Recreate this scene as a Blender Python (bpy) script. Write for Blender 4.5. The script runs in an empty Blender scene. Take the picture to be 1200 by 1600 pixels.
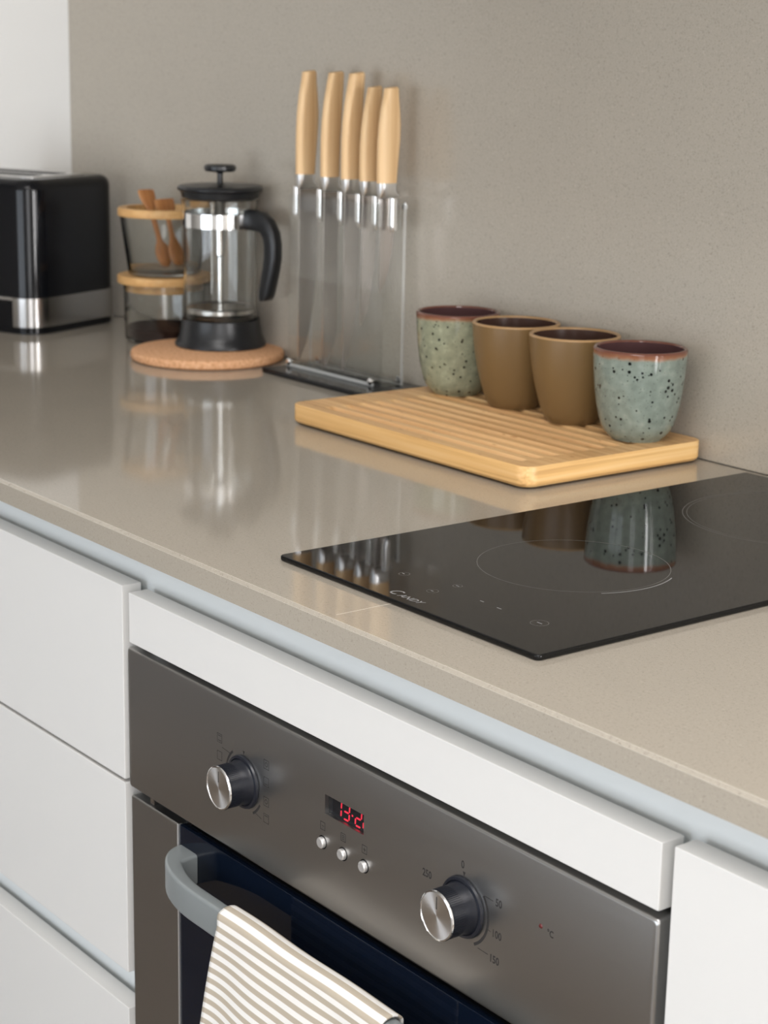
import bpy, bmesh, math, random
from mathutils import Vector, Matrix
random.seed(7)
S = 0.001                      # everything below is written in millimetres
Z0 = 900.0                     # counter top height above the floor; z = 0 below means counter top
sc = bpy.context.scene
COL = sc.collection
PI = math.pi

# ------------------------------------------------------------------ camera
cam_d = bpy.data.cameras.new('camera')
cam = bpy.data.objects.new('camera', cam_d); COL.objects.link(cam)
fwd = Vector((-0.76770143, 0.59341959, -0.24184231))
rgt = Vector((0.60783722, 0.79384865, 0.01839148))
upv = Vector((-0.20290005, 0.13288159, 0.97014125))
cpos = Vector((995.93, -701.77, 371.54 + Z0)) * S
cam.matrix_world = Matrix(((rgt.x, upv.x, -fwd.x, cpos.x), (rgt.y, upv.y, -fwd.y, cpos.y),
                           (rgt.z, upv.z, -fwd.z, cpos.z), (0, 0, 0, 1)))
cam_d.sensor_fit = 'VERTICAL'; cam_d.sensor_height = 36.0
cam_d.lens = 2915.6 / 1600 * 36.0
cam_d.clip_start = 0.02
cam_d.dof.use_dof = True; cam_d.dof.focus_distance = 1.30; cam_d.dof.aperture_fstop = 13.0
sc.camera = cam

# ------------------------------------------------------------------ world, light, exposure
sc.view_settings.view_transform = 'Standard'; sc.view_settings.look = 'None'
sc.view_settings.gamma = 1.0; sc.view_settings.use_curve_mapping = False
sc.view_settings.exposure = -0.48
w = bpy.data.worlds.new('sky'); sc.world = w; w.use_nodes = True
bg = w.node_tree.nodes['Background']; bg.inputs[0].default_value = (0.80, 0.90, 1.0, 1); bg.inputs[1].default_value = 1.0

def area(name, loc, target, sx, sy, power, col=(1, 1, 1)):
    d = bpy.data.lights.new(name, 'AREA'); d.shape = 'RECTANGLE'; d.size = sx * S; d.size_y = sy * S
    d.energy = power; d.color = col
    o = bpy.data.objects.new(name, d); COL.objects.link(o)
    o.location = Vector((loc[0], loc[1], loc[2] + Z0)) * S
    o.rotation_euler = (Vector(target) - Vector(loc)).to_track_quat('-Z', 'Y').to_euler()
    return o
# daylight panels in added, unseen window openings (right wall and front wall)
area('unseen_window_light_right', (1940, -1450, 350), (0, -1450, 350), 1000, 1300, 30, (0.985, 0.97, 0.975))
area('unseen_window_light_slim', (1940, 325, -140), (0, 325, -140), 240, 1380, 58, (0.985, 0.97, 0.975))
area('unseen_window_light_front', (100, -3040, -150), (100, 0, -150), 2200, 1500, 58, (0.91, 0.98, 1.07))
area('added_ceiling_light', (900, -800, 1585), (900, -800, 0), 1200, 900, 38, (0.985, 0.955, 0.945))  # added overhead light, brightens the worktop from above

# ------------------------------------------------------------------ materials
def mat(name, col, rough=0.5, metal=0.0, spec=0.5, **kw):
    m = bpy.data.materials.new(name); m.use_nodes = True
    b = m.node_tree.nodes['Principled BSDF']
    b.inputs['Base Color'].default_value = (*col, 1); b.inputs['Roughness'].default_value = rough
    b.inputs['Metallic'].default_value = metal; b.inputs['Specular IOR Level'].default_value = spec
    for k, v in kw.items(): b.inputs[k.replace('_', ' ')].default_value = v
    return m
def nodes(m):
    return m.node_tree.nodes, m.node_tree.links, m.node_tree.nodes['Principled BSDF']
def srgb(r, g, b):
    f = lambda c: (c / 255 / 12.92) if c / 255 <= 0.04045 else ((c / 255 + 0.055) / 1.055) ** 2.4
    return (f(r), f(g), f(b))
def texco(N, L, scale=(1, 1, 1), kind='Object', rot=(0, 0, 0)):
    t = N.new('ShaderNodeTexCoord'); mp = N.new('ShaderNodeMapping')
    mp.inputs['Scale'].default_value = scale; mp.inputs['Rotation'].default_value = rot
    L.new(t.outputs[kind], mp.inputs[0]); return mp.outputs[0]
def noise(N, L, vec, scale, detail=2, rough=0.5):
    n = N.new('ShaderNodeTexNoise'); n.inputs['Scale'].default_value = scale
    n.inputs['Detail'].default_value = detail; n.inputs['Roughness'].default_value = rough
    L.new(vec, n.inputs['Vector']); return n.outputs['Fac']
def ramp(N, L, fac, stops):
    r = N.new('ShaderNodeValToRGB'); e = r.color_ramp.elements
    while len(e) < len(stops): e.new(0.5)
    for el, (p, c) in zip(e, stops): el.position = p; el.color = (*c, 1)
    L.new(fac, r.inputs[0]); return r.outputs[0]
def mix(N, L, fac, a, b, mode='MIX'):
    x = N.new('ShaderNodeMix'); x.data_type = 'RGBA'; x.blend_type = mode
    if isinstance(fac, (int, float)): x.inputs[0].default_value = fac
    else: L.new(fac, x.inputs[0])
    for s, v in ((x.inputs[6], a), (x.inputs[7], b)):
        if isinstance(v, tuple): s.default_value = (*v, 1)
        else: L.new(v, s)
    return x.outputs[2]
def bump(N, L, b, h, strength, dist=0.001):
    bp = N.new('ShaderNodeBump'); bp.inputs['Strength'].default_value = strength; bp.inputs['Distance'].default_value = dist
    L.new(h, bp.inputs['Height']); L.new(bp.outputs[0], b.inputs['Normal'])

def stone(name, base, rough):
    m = mat(name, base, rough); N, L, b = nodes(m); v = texco(N, L)
    f1 = noise(N, L, v, 420, 2); f2 = noise(N, L, v, 900, 1); f3 = noise(N, L, v, 9, 3)
    dk = tuple(c * 0.84 for c in base); lt = tuple(min(1, c * 1.13) for c in base)
    c1 = ramp(N, L, f1, [(0.28, dk), (0.40, base), (0.62, base), (0.74, lt)])
    c2 = ramp(N, L, f2, [(0.26, tuple(c * 0.62 for c in base)), (0.36, (1, 1, 1)), (1, (1, 1, 1))])
    c3 = ramp(N, L, f3, [(0.3, (0.985, 0.985, 0.985)), (0.7, (1.012, 1.01, 1.008))])
    c = mix(N, L, 0.5, c1, c2, 'MULTIPLY'); c = mix(N, L, 1.0, c, c3, 'MULTIPLY')
    L.new(c, b.inputs['Base Color']); return m
STONE = srgb(170, 162, 149)
M = {}
M['stone'] = stone('polished_quartz', STONE, 0.075)
M['stone_wall'] = stone('quartz_backsplash', srgb(183, 175, 162), 0.20)
M['stone_edge_lit'] = stone('quartz_arris_lit', srgb(236, 227, 213), 0.3)  # paler quartz, painted highlight where the chamfer catches light
M['joint'] = mat('pale_joint', srgb(205, 195, 180), 0.4)
M['white'] = mat('white_lacquer', srgb(222, 221, 218), 0.32)
M['carcass'] = mat('white_carcass', srgb(222, 223, 222), 0.5)
M['channel'] = mat('pale_grip_channel', srgb(222, 226, 226), 0.4)
M['paint'] = mat('white_paint', srgb(241, 239, 235), 0.7)
M['ceiling'] = mat('ceiling_paint', srgb(240, 238, 234), 0.8)
M['brown_wall'] = mat('brown_wall_paint', srgb(132, 116, 104), 0.6)
M['black_gap'] = mat('dark_cavity', (0.006, 0.006, 0.007), 0.7)
M['black_gloss'] = mat('hob_glass', (0.006, 0.006, 0.006), 0.03, 0, 0.26)
M['hob_print'] = mat('hob_print', srgb(150, 150, 150), 0.5)
M['hob_faint'] = mat('hob_faint_print', srgb(105, 103, 99), 0.5)
M['oven_glass'] = mat('oven_glass', (0.003, 0.006, 0.014), 0.05, 0, 0.36)
M['navy_black'] = mat('knob_black', (0.012, 0.014, 0.021), 0.28)
M['gloss_black'] = mat('gloss_black', (0.004, 0.0045, 0.006), 0.12, 0, 0.28)
M['black_plastic'] = mat('black_plastic', (0.010, 0.011, 0.013), 0.32)
M['grey_handle'] = mat('grey_satin_handle', srgb(140, 146, 147), 0.36, 0.2)
M['button'] = mat('button_silver', (0.80, 0.79, 0.78), 0.42, 0.85)
M['band'] = mat('toaster_band_steel', (0.42, 0.41, 0.40), 0.2, 1.0)
M['chrome'] = mat('chrome', (0.78, 0.78, 0.78), 0.12, 1.0)
M['satin'] = mat('satin_steel', (0.62, 0.61, 0.60), 0.24, 1.0)
M['blade'] = mat('blade_steel', (0.66, 0.62, 0.595), 0.26, 1.0)
M['print'] = mat('dark_print', (0.025, 0.023, 0.022), 0.5)
M['led'] = mat('red_led', (0.3, 0.01, 0.02), 0.5, Emission_Color=(1.0, 0.035, 0.075, 1), Emission_Strength=0.95)
M['led_dim'] = mat('pilot_lamp', (0.10, 0.012, 0.012), 0.3)
M['coffee'] = mat('ground_coffee', (0.030, 0.010, 0.008), 0.9)

def steel():
    m = mat('brushed_steel', (0.44, 0.435, 0.425), 0.28, 1.0, Anisotropic=0.45)
    N, L, b = nodes(m); v = texco(N, L, (3, 3, 900))
    f = noise(N, L, v, 4, 3); bump(N, L, b, f, 0.05, 0.0004)
    r = N.new('ShaderNodeMapRange'); r.inputs[3].default_value = 0.26; r.inputs[4].default_value = 0.36
    L.new(f, r.inputs[0]); L.new(r.outputs[0], b.inputs['Roughness']); return m
M['steel'] = steel()
def radial():
    m = mat('turned_metal', (0.90, 0.89, 0.88), 0.30, 1.0, Anisotropic=0.85)
    N, L, b = nodes(m); t = N.new('ShaderNodeTangent'); t.direction_type = 'RADIAL'; t.axis = 'Y'
    L.new(t.outputs[0], b.inputs['Tangent']); return m
M['turned'] = radial()
def glass(name, col, ior=1.45, rough=0.0):
    m = mat(name, col, rough, 0, 0.5, Transmission_Weight=1.0, IOR=ior); return m
M['glass'] = glass('clear_glass', (0.96, 0.97, 0.96))
def acrylic():
    out = []
    for nm, body in (('clear_acrylic', 0.0), ('acrylic_cut_edge', 0.45)):
        m = bpy.data.materials.new(nm); m.use_nodes = True; N = m.node_tree.nodes; L = m.node_tree.links
        N.remove(N['Principled BSDF']); o = N['Material Output']
        tr = N.new('ShaderNodeBsdfTransparent'); tr.inputs[0].default_value = (0.955, 0.96, 0.955, 1)
        gl = N.new('ShaderNodeBsdfGlossy'); gl.inputs['Roughness'].default_value = 0.03
        lw = N.new('ShaderNodeLayerWeight'); pw = N.new('ShaderNodeMath'); pw.operation = 'POWER'; pw.inputs[1].default_value = 5.0
        L.new(lw.outputs['Facing'], pw.inputs[0])
        ma = N.new('ShaderNodeMath'); ma.operation = 'MULTIPLY_ADD'; ma.inputs[1].default_value = 0.9; ma.inputs[2].default_value = 0.035
        L.new(pw.outputs[0], ma.inputs[0]); mx = N.new('ShaderNodeMixShader'); L.new(ma.outputs[0], mx.inputs[0])
        base = tr.outputs[0]
        if body:
            df = N.new('ShaderNodeBsdfDiffuse'); df.inputs[0].default_value = (0.80, 0.81, 0.79, 1)
            m2 = N.new('ShaderNodeMixShader'); m2.inputs[0].default_value = body; L.new(tr.outputs[0], m2.inputs[1]); L.new(df.outputs[0], m2.inputs[2]); base = m2.outputs[0]
        L.new(base, mx.inputs[1]); L.new(gl.outputs[0], mx.inputs[2]); L.new(mx.outputs[0], o.inputs[0]); out.append(m)
    return out
M['acrylic'], M['acrylic_edge'] = acrylic()
M['bolster'] = mat('satin_bolster', (0.92, 0.92, 0.92), 0.30, 1.0)
M['divider'] = mat('polished_divider', (0.93, 0.93, 0.93), 0.24, 1.0)

def wood(name, c_dark, c_mid, c_light, along='X', grain=1.0, rough=0.45, strip=0, dots=False):
    m = mat(name, c_mid, rough); N, L, b = nodes(m)
    a = 3.0; t = 170.0 * grain
    sca = {'X': (a, t, t), 'Y': (t, a, t), 'Z': (t, t, a)}[along]
    f = noise(N, L, texco(N, L, sca), 1.0, 4, 0.6)
    c = ramp(N, L, f, [(0.30, c_dark), (0.5, c_mid), (0.72, c_light)])
    f2 = noise(N, L, texco(N, L, tuple(s * 0.13 for s in sca)), 1.0, 2)
    c = mix(N, L, 0.55, c, ramp(N, L, f2, [(0.35, (0.80, 0.77, 0.72)), (0.62, (1.1, 1.1, 1.08))]), 'MULTIPLY')
    if dots:
        f3 = noise(N, L, texco(N, L, (70, 260, 260)), 1.0, 1)
        c = mix(N, L, 1.0, c, ramp(N, L, f3, [(0.22, (0.62, 0.48, 0.36)), (0.29, (1, 1, 1))]), 'MULTIPLY')
    L.new(c, b.inputs['Base Color']); bump(N, L, b, f, 0.08, 0.0005); return m
M['bamboo'] = wood('bamboo', srgb(200, 152, 100), srgb(224, 180, 126), srgb(238, 202, 150), 'X', 1.0, 0.42, dots=True)
M['bamboo_edge'] = wood('bamboo_edge', srgb(206, 158, 98), srgb(232, 186, 122), srgb(240, 200, 142), 'X', 1.2, 0.4)
M['bamboo_end'] = wood('bamboo_end', srgb(206, 158, 100), srgb(234, 190, 126), srgb(242, 206, 150), 'Y', 1.2, 0.4)
M['bamboo_lid'] = wood('bamboo_lid', srgb(206, 156, 98), srgb(222, 176, 116), srgb(230, 188, 130), 'X', 0.6, 0.5)
M['knife_wood'] = wood('knife_wood', srgb(224, 180, 130), srgb(242, 204, 154), srgb(248, 214, 168), 'Z', 0.8, 0.45)
M['spoon_wood'] = wood('spoon_wood', srgb(176, 112, 62), srgb(194, 132, 78), srgb(204, 146, 92), 'Z', 0.7, 0.5)
M['floor'] = wood('floor_wood', srgb(92, 82, 72), srgb(112, 100, 88), srgb(128, 116, 102), 'X', 0.06, 0.5)
def cork():
    m = mat('cork', srgb(196, 144, 102), 0.8); N, L, b = nodes(m); v = texco(N, L)
    f = noise(N, L, v, 260, 3); c = ramp(N, L, f, [(0.3, srgb(204, 148, 104)), (0.5, srgb(228, 174, 130)), (0.75, srgb(238, 192, 150))])
    L.new(c, b.inputs['Base Color']); bump(N, L, b, f, 0.25, 0.0008); return m
M['cork'] = cork()
def speckled(name, body, low):
    m = mat(name, body, 0.06); N, L, b = nodes(m); v = texco(N, L)
    tc = N.new('ShaderNodeTexCoord'); sp = N.new('ShaderNodeSeparateXYZ'); L.new(tc.outputs['Object'], sp.inputs[0])
    wob = noise(N, L, v, 55, 2)
    add = N.new('ShaderNodeMath'); add.operation = 'MULTIPLY_ADD'; add.inputs[1].default_value = 0.006
    L.new(wob, add.inputs[0]); L.new(sp.outputs[2], add.inputs[2])            # z + 6 mm of wobble
    mr = N.new('ShaderNodeMapRange'); mr.inputs[1].default_value = 0.0; mr.inputs[2].default_value = 0.1
    L.new(add.outputs[0], mr.inputs[0])
    f = noise(N, L, v, 130, 3)
    body_c = ramp(N, L, f, [(0.3, tuple(c * 0.78 for c in body)), (0.6, body), (0.8, low)])
    vo = N.new('ShaderNodeTexVoronoi'); vo.inputs['Scale'].default_value = 215; L.new(v, vo.inputs['Vector'])
    sc_ = N.new('ShaderNodeSeparateColor'); L.new(vo.outputs['Color'], sc_.inputs[0])
    t1 = N.new('ShaderNodeMath'); t1.operation = 'SUBTRACT'; t1.inputs[1].default_value = 0.44; L.new(sc_.outputs[0], t1.inputs[0])
    t2 = N.new('ShaderNodeMath'); t2.operation = 'MULTIPLY'; t2.inputs[1].default_value = 0.64; t2.use_clamp = True; L.new(t1.outputs[0], t2.inputs[0])
    gt = N.new('ShaderNodeMath'); gt.operation = 'SUBTRACT'; L.new(vo.outputs['Distance'], gt.inputs[0]); L.new(t2.outputs[0], gt.inputs[1])
    spots = ramp(N, L, gt.outputs[0], [(0.0, srgb(34, 42, 44)), (0.012, (1, 1, 1))])
    vo2 = N.new('ShaderNodeTexVoronoi'); vo2.inputs['Scale'].default_value = 360; L.new(v, vo2.inputs['Vector'])
    fine = ramp(N, L, vo2.outputs['Distance'], [(0.11, srgb(60, 70, 68)), (0.18, (1, 1, 1))])
    c = mix(N, L, 1.0, body_c, spots, 'MULTIPLY'); c = mix(N, L, 0.7, c, fine, 'MULTIPLY')
    rim = ramp(N, L, mr.outputs[0], [(0.815, (0, 0, 0)), (0.845, (1, 1, 1))])
    rimc = ramp(N, L, mr.outputs[0], [(0.815, srgb(164, 122, 90)), (0.86, srgb(130, 84, 62)), (0.93, srgb(96, 58, 48))])
    c = mix(N, L, rim, c, rimc); L.new(c, b.inputs['Base Color']); return m
M['mug_blue'] = speckled('speckled_blue_green_glaze', srgb(132, 143, 133), srgb(150, 158, 146))
M['mug_green'] = speckled('speckled_sage_glaze', srgb(148, 152, 128), srgb(172, 174, 148))
M['mug_in_purple'] = mat('plum_inner_glaze', srgb(84, 60, 60), 0.07)
M['mug_brown'] = mat('olive_brown_glaze', srgb(120, 95, 60), 0.34)
M['mug_in_brown'] = mat('dark_brown_inner_glaze', srgb(72, 52, 44), 0.2)
M['mug_rim'] = mat('tan_rim', srgb(172, 136, 92), 0.35)
def towel():
    m = mat('striped_cotton', (0.8, 0.8, 0.8), 0.9); N, L, b = nodes(m)
    u = N.new('ShaderNodeUVMap'); sp = N.new('ShaderNodeSeparateXYZ'); L.new(u.outputs[0], sp.inputs[0])
    fr = N.new('ShaderNodeMath'); fr.operation = 'FRACT'; L.new(sp.outputs[1], fr.inputs[0])
    c = ramp(N, L, fr.outputs[0], [(0.0, srgb(187, 175, 157)), (0.44, srgb(187, 175, 157)), (0.50, srgb(240, 237, 232)), (0.94, srgb(240, 237, 232)), (1.0, srgb(187, 175, 157))])
    L.new(c, b.inputs['Base Color'])
    f = noise(N, L, texco(N, L), 1400, 2); bump(N, L, b, f, 0.3, 0.0004); return m
M['towel'] = towel()

# ------------------------------------------------------------------ mesh helpers (mm)
class B:
    def __init__(s): s.bm = bmesh.new(); s.bev = False
    def _add(s, t):
        me = bpy.data.meshes.new('t'); t.to_mesh(me); t.free(); s.bm.from_mesh(me); bpy.data.meshes.remove(me); return s
    def box(s, x0, x1, y0, y1, z0, z1, bev=0, seg=2, xf=None):
        t = bmesh.new(); bmesh.ops.create_cube(t, size=1)
        for v in t.verts:
            v.co = Vector(((x0 + x1) / 2 + v.co.x * (x1 - x0), (y0 + y1) / 2 + v.co.y * (y1 - y0), (z0 + z1) / 2 + v.co.z * (z1 - z0)))
        s.bev = s.bev or bool(bev)
        if bev: bmesh.ops.bevel(t, geom=t.edges[:], offset=bev, segments=seg, profile=0.5, affect='EDGES')
        if xf is not None: bmesh.ops.transform(t, matrix=xf, verts=t.verts)
        return s._add(t)
    def lathe(s, prof, seg=64, axis='Z', c=(0, 0, 0), closed=False):
        t = bmesh.new(); rings = []
        for r, z in prof:
            ring = []
            if r < 1e-6: ring = [t.verts.new(s._ax(0, 0, z, axis, c))]
            else:
                for i in range(seg):
                    a = 2 * PI * i / seg; ring.append(t.verts.new(s._ax(r * math.cos(a), r * math.sin(a), z, axis, c)))
            rings.append(ring)
        pr = list(zip(rings, rings[1:])) + ([(rings[-1], rings[0])] if closed else [])
        for a, b in pr:
            for i in range(seg):
                j = (i + 1) % seg
                if len(a) == 1 and len(b) == 1: continue
                if len(a) == 1: t.faces.new((a[0], b[i], b[j]))
                elif len(b) == 1: t.faces.new((a[i], a[j], b[0]))
                else: t.faces.new((a[i], a[j], b[j], b[i]))
        bmesh.ops.recalc_face_normals(t, faces=t.faces); return s._add(t)
    def _ax(s, x, y, z, axis, c):
        p = {'Z': (x, y, z), 'Y': (x, z, y), 'X': (z, x, y)}[axis]
        return Vector((p[0] + c[0], p[1] + c[1], p[2] + c[2]))
    def prism(s, poly, lo, hi, axis='Z', bev=0, seg=2, xf=None):
        t = bmesh.new(); q = lambda a, b, h: {'Z': (a, b, h), 'Y': (a, h, b), 'X': (h, a, b)}[axis]
        A = [t.verts.new(q(a, b, lo)) for a, b in poly]; Bv = [t.verts.new(q(a, b, hi)) for a, b in poly]
        n = len(poly); caps = [t.faces.new(A), t.faces.new(Bv[::-1])]
        for i in range(n): t.faces.new((A[i], Bv[i], Bv[(i + 1) % n], A[(i + 1) % n]))
        bmesh.ops.recalc_face_normals(t, faces=t.faces)
        s.bev = s.bev or bool(bev)
        if bev:
            es = [e for f in caps for e in f.edges]
            bmesh.ops.bevel(t, geom=es, offset=bev, segments=seg, profile=0.5, affect='EDGES')
        if xf is not None: bmesh.ops.transform(t, matrix=xf, verts=t.verts)
        return s._add(t)
    def loft(s, secs, cap=True):
        t = bmesh.new(); R = [[t.verts.new(Vector(p)) for p in sec] for sec in secs]; n = len(secs[0])
        for a, b in zip(R, R[1:]):
            for i in range(n): t.faces.new((a[i], a[(i + 1) % n], b[(i + 1) % n], b[i]))
        if cap: t.faces.new(R[0]); t.faces.new(R[-1][::-1])
        bmesh.ops.recalc_face_normals(t, faces=t.faces); return s._add(t)
    def tube(s, pts, r, seg=12, flat=1.0):
        pts = [Vector(p) for p in pts]; secs = []
        for i, p in enumerate(pts):
            d = (pts[min(i + 1, len(pts) - 1)] - pts[max(i - 1, 0)]).normalized()
            a = Vector((0, 1, 0)) if abs(d.y) < 0.9 else Vector((1, 0, 0))
            u = d.cross(a).normalized(); v = d.cross(u).normalized(); rr = r[i] if isinstance(r, (list, tuple)) else r
            secs.append([p + u * rr * math.cos(2 * PI * k / seg) + v * rr * flat * math.sin(2 * PI * k / seg) for k in range(seg)])
        return s.loft(secs)
    def ring(s, c, r, wdt, axis, h, a0=0, a1=2 * PI, seg=64):       # thin printed ring/arc lying in a plane
        full = abs(a1 - a0 - 2 * PI) < 1e-6; t = bmesh.new(); pr = []
        n = seg if full else seg + 1
        for i in range(n):
            a = a0 + (a1 - a0) * i / seg; ca, sa = math.cos(a), math.sin(a)
            row = []
            for rr in (r - wdt / 2, r + wdt / 2):
                p = {'Z': (c[0] + rr * ca, c[1] + rr * sa, h), 'Y': (c[0] + rr * ca, h, c[1] + rr * sa)}[axis]
                row.append(t.verts.new(p))
            pr.append(row)
        for i in range(n if full else n - 1):
            a, b = pr[i], pr[(i + 1) % n]; t.faces.new((a[0], a[1], b[1], b[0]))
        want = Vector((0, 0, 1)) if axis == 'Z' else Vector((0, -1, 0))
        for f in t.faces:
            f.normal_update()
            if f.normal.dot(want) < 0: f.normal_flip()
        return s._add(t)
def mesh_obj(name, b, m, parent=None, ang=35, off=(0, 0, 0)):
    wn = isinstance(b, B) and b.bev; bm = b.bm if isinstance(b, B) else b
    bmesh.ops.remove_doubles(bm, verts=bm.verts, dist=1e-4)
    for v in bm.verts: v.co = (v.co + Vector(off)) * S
    me = bpy.data.meshes.new(name); bm.to_mesh(me); bm.free()
    for p in me.polygons: p.use_smooth = True
    try: me.set_sharp_from_angle(angle=math.radians(ang))
    except Exception: pass
    if m is not None:
        for k in (m if isinstance(m, list) else [m]): me.materials.append(k)
    o = bpy.data.objects.new(name, me); COL.objects.link(o)
    if parent is not None: o.parent = parent
    if wn:
        wm = o.modifiers.new('weighted_normals', 'WEIGHTED_NORMAL'); wm.weight = 100; wm.keep_sharp = True
    return o
def thing(name, label, cat, loc, rotz=0, group=None):
    o = bpy.data.objects.new(name, None); COL.objects.link(o); o.empty_display_size = 0.02
    o.location = Vector((loc[0], loc[1], loc[2] + Z0)) * S; o.rotation_euler = (0, 0, rotz)
    o['label'] = label; o['category'] = cat
    if group: o['group'] = group
    return o
def struct(name, b, m, loc=(0, 0, 0)):
    o = mesh_obj(name, b, m); o.location = Vector((loc[0], loc[1], loc[2] + Z0)) * S; o['kind'] = 'structure'; return o
def rrect(x0, x1, y0, y1, r, n=8):
    out = []
    for cx, cy, a in ((x1 - r, y1 - r, 0), (x0 + r, y1 - r, 90), (x0 + r, y0 + r, 180), (x1 - r, y0 + r, 270)):
        for i in range(n + 1):
            t = math.radians(a + 90 * i / n); out.append((cx + r * math.cos(t), cy + r * math.sin(t)))
    return out
def text_obj(name, txt, size, m, parent, loc, rot, extrude=0.02, shear=0.0, align='CENTER', sx=1.0, bold=0.0):
    cu = bpy.data.curves.new('txt', 'FONT'); cu.body = txt; cu.size = size * S; cu.align_x = align; cu.align_y = 'CENTER'
    cu.extrude = extrude * S; cu.shear = shear; cu.offset = bold * S; cu.resolution_u = 3
    tmp = bpy.data.objects.new('txt', cu); COL.objects.link(tmp)
    dg = bpy.context.evaluated_depsgraph_get(); me = bpy.data.meshes.new_from_object(tmp.evaluated_get(dg))
    bpy.data.objects.remove(tmp); bpy.data.curves.remove(cu)
    me.name = name; me.materials.clear(); me.materials.append(m)
    o = bpy.data.objects.new(name, me); COL.objects.link(o); o.parent = parent
    o.location = Vector(loc) * S; o.rotation_euler = rot; o.scale = (sx, 1, 1); return o

# ------------------------------------------------------------------ setting
XL, XR, YF, YB, ZF, ZC = -1800, 1900, -3000, 585, -900, 1600
struct('floor', B().box(XL - 2600, XR + 100, YF - 100, YB + 100, ZF - 60, ZF), M['floor'])
struct('ceiling', B().box(XL - 2600, XR + 100, YF - 100, YB + 100, ZC, ZC + 60), M['ceiling'])
struct('wall_back', B().box(XL - 2600, XR + 100, YB + 12, YB + 120, ZF, ZC), M['paint'])
struct('trim_1', B().box(-1411, XR, YB, YB + 12, 0, ZC, 1.0, 1), M['stone_wall'])
struct('wall_left', B().box(XL - 120, XL, -480, YB + 12, ZF, ZC), M['paint'])
struct('wall_far', B().box(XL - 2720, XL - 2600, YF, YB + 12, ZF, ZC), M['brown_wall'])
def holed_wall(name, along, lo, hi, pos, thick, h0, h1, v0, v1, m):
    b = B()
    def bx(a0, a1, z0, z1):
        if along == 'Y': b.box(pos, pos + thick, a0, a1, z0, z1)
        else: b.box(a0, a1, pos, pos + thick, z0, z1)
    bx(lo, h0, ZF, ZC); bx(h1, hi, ZF, ZC); bx(h0, h1, ZF, v0); bx(h0, h1, v1, ZC)
    return struct(name, b, m)
def win_frame(name, along, pos, h0, h1, v0, v1, mull):
    b = B(); t = 45
    def bx(a0, a1, z0, z1):
        if along == 'Y': b.box(pos, pos + 50, a0, a1, z0, z1, 3, 1)
        else: b.box(a0, a1, pos, pos + 50, z0, z1, 3, 1)
    bx(h0, h0 + t, v0, v1); bx(h1 - t, h1, v0, v1); bx(h0 + t, h1 - t, v0, v0 + t); bx(h0 + t, h1 - t, v1 - t, v1)
    for q in mull: bx(q - t, q + t, v0 + t, v1 - t)
    return struct(name, b, M['white'])
b = B()
for y0, y1, z0, z1 in ((YF, -1950, ZF, ZC), (-950, 130, ZF, ZC), (520, YB + 12, ZF, ZC), (-1950, -950, ZF, -300), (-1950, -950, 1000, ZC), (130, 520, ZF, -880), (130, 520, 600, ZC)):
    b.box(XR, XR + 100, y0, y1, z0, z1)
struct('wall_right', b, M['paint'])
win_frame('window_1', 'Y', XR - 2, -1950, -950, -300, 1000, [])  # this and the other windows are added out of view to let daylight in
win_frame('window_2', 'Y', XR - 2, 130, 520, -880, 600, [])
holed_wall('wall_front', 'X', XL - 2600, XR + 100, YF - 100, 100, -1000, 1200, -890, 600, M['paint'])
win_frame('window_3', 'X', YF - 48, -1000, 1200, -890, 600, [100])

lamp = thing('added_ceiling_lamp', 'flat square ceiling lamp added out of view to brighten the worktop', 'lamp', (900, -800, 1586))  # added lamp, goes with the overhead light
mesh_obj('added_lamp_frame', B().prism(rrect(-620, 620, -470, 470, 20, 3), 2, 13.5, 'Z'), M['white'], lamp)
uc = thing('added_wall_cabinet', 'white wall cabinet added out of view to shade the upper wall', 'cabinet', (-700, YB, 530))  # added unseen cabinet, keeps overhead light off the upper wall
b = B(); b.box(0, 1900, -350, -0.5, 0, 18); b.box(0, 1900, -350, -0.5, 682, 700); b.box(0, 18, -350, -0.5, 18, 682); b.box(1882, 1900, -350, -0.5, 18, 682); b.box(18, 1882, -10, -0.5, 18, 682)
mesh_obj('body', b, M['carcass'], uc)
for k in range(3): mesh_obj('door', B().box(2 + k * 633, 631 + k * 633, -369, -351, -20, 700, 1.0, 1), M['white'], uc)

# ------------------------------------------------------------------ worktop
HX, HW, HY, HD = -109.5, 287, 54.5, 512          # hob left, width, front, depth
wt = thing('worktop', 'long polished taupe quartz worktop running along the wall over the cabinets', 'worktop', (0, 0, 0))
def slab(x0, x1, y0, y1):
    b = B(); c = 1.9
    poly = [(y1, -19), (y1, 0), (c, 0), (0, -c), (0, -19)] if y0 == 0 else [(y1, -19), (y1, 0), (y0, 0), (y0, -19)]
    b.prism(poly, x0, x1, 'X'); return b
SX = 26.0
ci = 12
for nm, args in (('slab', (XL + 1, SX, 0, HY + ci)), ('slab', (SX, 1500, 0, HY + ci)),
                 ('slab', (XL + 1, HX + ci, HY + ci, YB - 1)), ('slab', (HX + HW - ci, 1500, HY + ci, YB - 1))):
    mesh_obj(nm, slab(*args), M['stone'], wt)
mesh_obj('joint', B().box(SX - 0.55, SX + 0.55, 9, HY + ci, -2, 0.04), M['joint'], wt)
mesh_obj('front_arris_lit', B().prism([(-0.08, -2.2), (2.2, 0.08), (2.4, -0.3), (0.3, -2.4)], XL + 1, 1500, 'X'), M['stone_edge_lit'], wt)  # strip along the chamfer with its caught light put into the colour

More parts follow.
